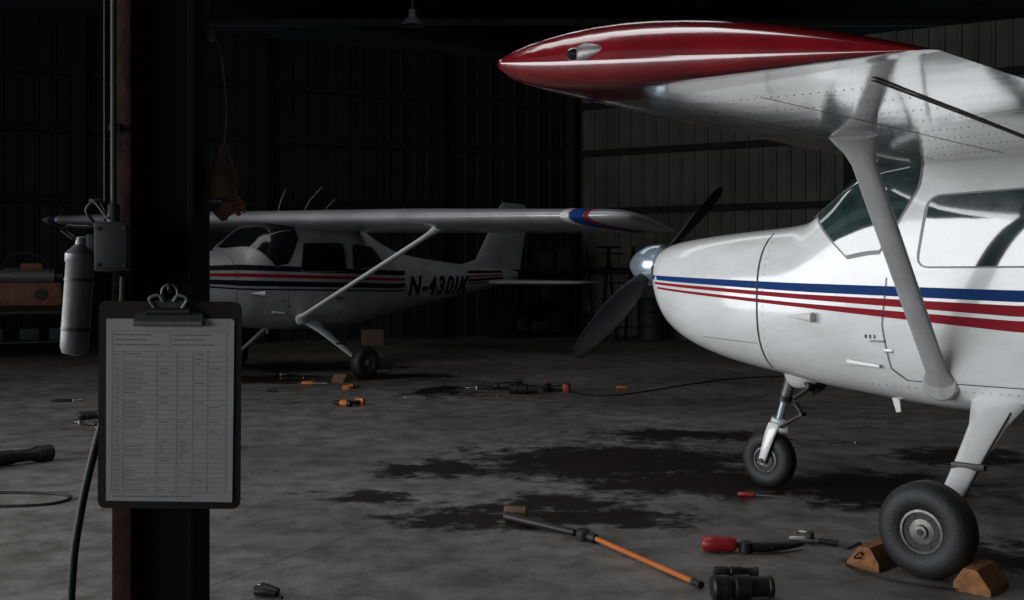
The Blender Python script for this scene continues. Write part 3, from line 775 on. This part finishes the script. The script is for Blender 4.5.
def wrench(loc, rz, L=.2):
    bd = B(); bd.beam([((-L/2, 0, .006), .012, .006), ((L/2, 0, .006), .012, .006)], (0, 1, 0), M_STEEL)
    bd.lathe([(.016, 0), (.016, .01)], (L/2, 0, .001), (0, 0, 1), M_STEEL, 16)
    bd.prism([(-.0, -.016), (-.012, -.018), (-.03, -.012), (-.03, -.004), (-.014, -.005), (-.014, .005), (-.03, .004), (-.03, .012), (-.012, .018), (0, .016)], .008, M_STEEL, Matrix.Translation((-L/2, 0, .002)))
    return bd.build('combination_wrench', loc, (0, 0, rz))
def socket_cyl(name, loc, rz, L, r, m=M_BLACK):
    bd = B()
    bd.lathe([(0, 0), (r*.85, 0), (r, .008), (r, L*.28), (r*.86, L*.30), (r*.86, L*.36), (r, L*.38), (r, L*.62), (r*.8, L*.66), (r*.8, L*.92), (r*.9, L*.94), (r*.9, L), (r*.6, L), (r*.5, L*.95), (0, L*.95)], (-L/2, 0, r), (1, 0, 0), m, 24)
    bd.lathe([(r*1.01, L*.15), (r*1.01, L*.22)], (-L/2, 0, r), (1, 0, 0), M_DSTEEL, 24)
    return bd.build(name, loc, (0, 0, rz))

bd = B(); p0 = Vector((-.03, 6.02, .03)); p1 = Vector((.37, 5.60, .028)); p2 = Vector((.425, 5.535, .026)); p3 = Vector((.80, 4.77, .022))
bd.beam([(p0, .055, .055), (p0.lerp(p1, .25), .05, .05), (p0.lerp(p1, .9), .036, .036)], (0, 0, 1), M_BLACK)
bd.lathe([(.026, 0), (.038, .004), (.040, .02), (.040, .045), (.030, .058)], (p1.x, p1.y, 0), (0, 0, 1), M_DSTEEL, 20)
bd.cyl(p1, p2, .018, M_BLACK); bd.lathe([(.024, 0), (.028, .02), (.024, .05), (.014, .06)], p1.lerp(p2, .5), p2-p1, M_BLACK, 20)
bd.cyl(p2, p3, .0125, M_ORANGE)
d = (p3-p2).normalized()
bd.cyl(p3, p3+d*.06, .017, M_BLACK)
bd.box((p0.x+.05, p0.y+.05, .04), (.13, .04, .07), M_WOOD, rot=(0, 0, -.3), bev=.008)
bd.build('torque_wrench')
socket_cyl('flashlight', (.975, 4.58, 0), math.radians(4), .26, .052)
socket_cyl('impact_socket', (1.02, 4.92, 0), math.radians(0), .20, .024)
bd = B()
bd.lathe([(0, 0), (.026, .003), (.036, .02), (.040, .06), (.032, .10), (.037, .13), (.028, .155), (.018, .16)], (0, 0, .040), (1, -.12, 0), M_TRED, 20)
bd.cyl((.155, -.018, .036), (.32, -.04, .028), .013, M_DSTEEL)
bd.lathe([(.022, 0), (.032, .004), (.032, .045), (.022, .052)], (.20, -.025, .004), (0, 0, 1), M_BLACK, 18)
bd.beam([((.20, -.025, .028), .045, .045), ((.30, -.03, .028), .052, .046), ((.42, .01, .026), .030, .030), ((.48, .04, .026), .020, .02)], (0, 1, 0), M_BLACK)
bd.build('ratchet', (.940, 5.36, 0), (0, 0, .02), scale=1.08)
bd = B()
bd.beam([((-.10, .06, .02), .03, .03), ((-.02, .02, .022), .04, .036), ((.04, 0, .022), .03, .03)], (0, 0, 1), M_STEEL)
bd.cyl((.03, 0, .022), (.12, -.04, .018), .015, M_BLACK); bd.tube([(-.08, .05, .03), (-.05, .09, .045), (.01, .05, .05)], .007, M_STEEL)
bd.lathe([(.022, 0), (.022, .03), (.014, .035)], (-.01, .01, .03), (0, 0, 1), M_DSTEEL, 14)
bd.build('air_blow_gun', (1.53, 5.50, 0))
bd = B(); bd.tube([(1.655, 5.45, .012), (1.68, 5.40, .008), (1.78, 5.52, .008), (1.70, 5.34, .008), (1.58, 5.10, .008), (1.66, 4.90, .008), (1.80, 4.76, .008), (1.93, 4.70, .008)], .0045, M_CABLE)
bd.build('pneumatic_line')
screwdriver((1.40, 6.70, 0), math.radians(-20), M_TRED, .24)
wrench((2.70, 8.8, 0), .2, .22)
pliers((-.42, 12.95, 0), math.radians(180), M_BLACK, 1.8)
cordless_drill((-.05, 12.85, 0), math.radians(180), M_DSTEEL, 1.5)
socket_cyl('extension_socket', (.13, 12.4, 0), 0, .32, .06)
cordless_drill((.42, 12.75, 0), math.radians(80), M_TRED, 1.45)
wrench((-.3, 12.2, 0), .4, .30)
screwdriver((1.25, 12.95, 0), 0, M_ORANGE, .30)
bd = B(); bd.tube([(.70, 12.5, .012), (.9, 12.2, .012), (1.3, 12.3, .012), (2.2, 13.4, .012), (3.0, 14.2, .012), (4.0, 14.6, .012)], .008, M_CABLE); bd.build('extension_cord')
cordless_drill((-1.76, 11.25, 0), math.radians(150), M_ORANGE, 1.1)
cordless_drill((-1.93, 13.0, 0), math.radians(5), M_ORANGE, .8)
screwdriver((-2.62, 13.45, 0), math.radians(-5), M_ORANGE, .34)
wrench((-2.9, 14.3, 0), .3, .28); wrench((-1.07, 12.0, 0), -.3, .22); pliers((-3.15, 14.7, 0), .2, M_DSTEEL, 1.3)
screwdriver((-2.75, 12.6, 0), 2.6, M_BLACK, .3); wrench((-2.3, 11.6, 0), .9, .25)
pliers((-4.75, 11.7, 0), .3, M_BLACK, 1.4)
pliers((-3.98, 9.95, 0), 2.6, M_DSTEEL, 1.6); socket_cyl('socket_adapter', (-4.02, 10.25, 0), .6, .18, .04, M_DSTEEL)
wrench((-3.85, 9.65, 0), .5, .26)
bd = B()
bd.lathe([(.0, 0), (.030, .004), (.036, .02), (.036, .16), (.030, .18), (.030, .26), (.038, .28), (.038, .36), (.0, .365)], (-.18, 0, .04), (1, .1, 0), M_BLACK, 20)
bd.lathe([(.02, 0), (.03, .01), (.03, .05), (.02, .06)], (-.20, 0, .01), (0, 0, 1), M_DSTEEL, 18)
bd.lathe([(.062, 0), (.062, .004)], (-.20, 0, .008), (0, 0, 1), M_DSTEEL, 28)
bd.cyl((-.19, 0, .04), (-.21, .13, .06), .013, M_BLACK)
for k in range(5): bd.lathe([(.0385, .285+.014*k), (.041, .289+.014*k), (.0385, .293+.014*k)], (-.18, 0, .04), (1, .1, 0), M_DSTEEL, 20)
bd.build('angle_grinder', (-3.57, 7.78, 0), (0, 0, .75), scale=1.5)
bd = B(); bd.tube([(-3.6, 6.75, .008), (-3.1, 6.78, .008), (-2.80, 6.72, .008), (-2.70, 6.58, .008), (-2.80, 6.42, .008), (-3.2, 6.38, .008), (-3.7, 6.5, .008)], .009, M_CABLE)
bd.build('power_cord')
bd = B()
bd.beam([((-.05, 0, .025), .05, .04), ((0, 0, .03), .07, .05), ((.05, -.01, .02), .055, .035)], (0, 1, 0), M_BLACK)
bd.lathe([(.016, 0), (.018, .03), (.012, .035)], (-.02, .02, .02), (-.3, .3, .8), M_STEEL, 14)
bd.tube([(.03, 0, .02), (.06, -.02, .012), (.075, -.04, .008)], .007, M_BLACK)
bd.build('pipe_fitting', (-1.05, 4.62, 0))

# ---------------------------------------------------------------- background clutter
bd = B()
bd.box((0, 0, .74), (1.7, .75, .05), M_BENCH, bev=.005); bd.box((0, 0, .80), (1.6, .65, .08), M_GIRT, bev=.01)
for x in (-.78, .78):
    for y in (-.32, .32): bd.box((x, y, .42), (.06, .06, .66), M_BENCH); bd.cyl((x, y-.02, .05), (x, y+.02, .05), .05, M_BLACK)
bd.box((0, 0, .25), (1.6, .65, .03), M_BENCH)
for x in (-.5, .05, .5): bd.box((x, 0, .37), (.3, .4, .2), M_BENCH, bev=.01)
bd.build('tool_cart', (-8.15, 18.15, 0), (0, 0, .35))
bd = B()
bd.box((0, 0, .20), (1.15, .5, .40), M_RUSTRED, bev=.05)
bd.cyl((-.45, 0, .50), (.45, 0, .50), .15, M_GREYP); bd.box((.1, 0, .66), (.35, .25, .12), M_RUSTRED, bev=.03)
bd.cyl((.45, 0, .50), (.58, 0, .50), .09, M_DSTEEL); bd.tube([(-.4, -.1, .6), (-.2, -.15, .85), (.2, -.15, .85), (.4, -.1, .6)], .02, M_DSTEEL)
bd.lathe([(.10, 0), (.10, .03)], (.25, -.25, .2), (0, -1, 0), M_BLACK, 20)
bd.build('air_compressor', (-8.15, 18.1, .842), (0, 0, .35))
bd = B()
bd.box((0, 0, .45), (.7, .45, .9), M_BENCH, bev=.015)
for k in range(5): bd.box((0, -.235, .14+.16*k), (.62, .02, .13), M_GIRT, bev=.004); bd.box((0, -.25, .17+.16*k), (.4, .015, .015), M_GREYP)
bd.build('tool_cabinet', (-6.2, 19.6, 0), (0, 0, .4))
def drum(loc, m):
    bd = B(); bd.lathe([(.28, 0), (.29, .01), (.28, .03), (.28, .28), (.295, .30), (.28, .32), (.28, .57), (.295, .59), (.28, .61), (.28, .85), (.29, .87), (.28, .88), (.26, .87), (0, .87)], (0, 0, 0), (0, 0, 1), m, 28); bd.build('oil_drum', loc)
drum((2.9, 22.6, 0), M_BENCH); drum((3.6, 22.3, 0), M_BENCH)
def rack(loc, rz):
    bd = B()
    for x in (-.9, .9):
        for y in (-.25, .25): bd.box((x, y, 1.1), (.05, .05, 2.2), M_GIRT)
    for z in (.15, .8, 1.45, 2.15): bd.box((0, 0, z), (1.85, .55, .04), M_GIRT)
    for z in (.17, .82, 1.47):
        x = -.75
        while x < .7:
            w = random.uniform(.18, .4); h = random.uniform(.18, .5)
            bd.box((x+w/2, random.uniform(-.05, .05), z+h/2), (w, .38, h), random.choice([M_BENCH, M_GIRT, M_GIRT]), bev=.008); x += w+random.uniform(.03, .15)
    bd.build('storage_rack', loc, (0, 0, rz))
rack((.45, 23.4, 0), .43)
bd = B(); bd.box((0, 0, .15), (.42, .32, .30), M_CARD, bev=.005); bd.box((0, -.0, .302), (.42, .05, .004), M_WOOD); bd.box((-.17, 0, .325), (.10, .30, .004), M_CARD, rot=(0, -.6, 0)); bd.build('cardboard_box', (-2.72, 21.0, 0), (0, 0, .2))
bd = B()
for sx in (-.3, .3):
    bd.box((sx*.9, .28, .95), (.05, .03, 2.0), M_GIRT, rot=(-.16, 0, 0)); bd.box((sx, -.28, .95), (.06, .03, 2.0), M_GIRT, rot=(.16, 0, 0))
for k in range(6): bd.box((0, -.42+.052*k*1.0, .3+.3*k), (.6-.02*k, .09, .03), M_GIRT)
bd.box((0, 0, 1.93), (.5, .2, .04), M_GIRT, bev=.01)
bd.build('step_ladder', (2.0, 22.2, 0), (0, 0, .5))

# ---------------------------------------------------------------- light
def area(name, loc, rot, sx, sy, P_, col=(1, 1, 1)):
    l = bpy.data.lights.new(name, 'AREA'); l.shape = 'RECTANGLE'; l.size = sx; l.size_y = sy; l.energy = P_; l.color = col
    o = bpy.data.objects.new(name, l); S.collection.objects.link(o); o.location = loc; o.rotation_euler = rot; return o
area('door_daylight_left', (XL+.1, 0.5, 2.35), (0, math.radians(-90), 0), 4.4, 14.0, 1500, (.95, .975, 1.0))
area('added_front_fill', (0, YB+.15, 2.35), (math.radians(90), 0, 0), 11.5, 4.4, 30, (.95, .975, 1.0))  # added fill behind the camera for clipboard, wheels and the far plane's side
area('roof_skylight', (-2.5, 5.5, 7.2), (0, 0, 0), 5.0, 2.0, 140, (.98, .985, 1.0))
area('roof_skylight_far', (-1.0, 13.0, 6.9), (0, 0, 0), 7.0, 1.4, 55, (.98, .985, 1.0))
w = bpy.data.worlds.new('overcast'); S.world = w; w.use_nodes = True
w.node_tree.nodes['Background'].inputs[0].default_value = (.62, .70, .78, 1); w.node_tree.nodes['Background'].inputs[1].default_value = .2

# ---------------------------------------------------------------- camera
cam = bpy.data.cameras.new('camera'); co = bpy.data.objects.new('camera', cam); S.collection.objects.link(co)
co.location = (0, 0, 1.38); co.rotation_euler = (PI/2, 0, 0)
cam.sensor_width = 36; cam.lens = 36*1080/1024; cam.shift_y = -26/1024; cam.clip_end = 200
S.camera = co
S.view_settings.view_transform = 'Standard'
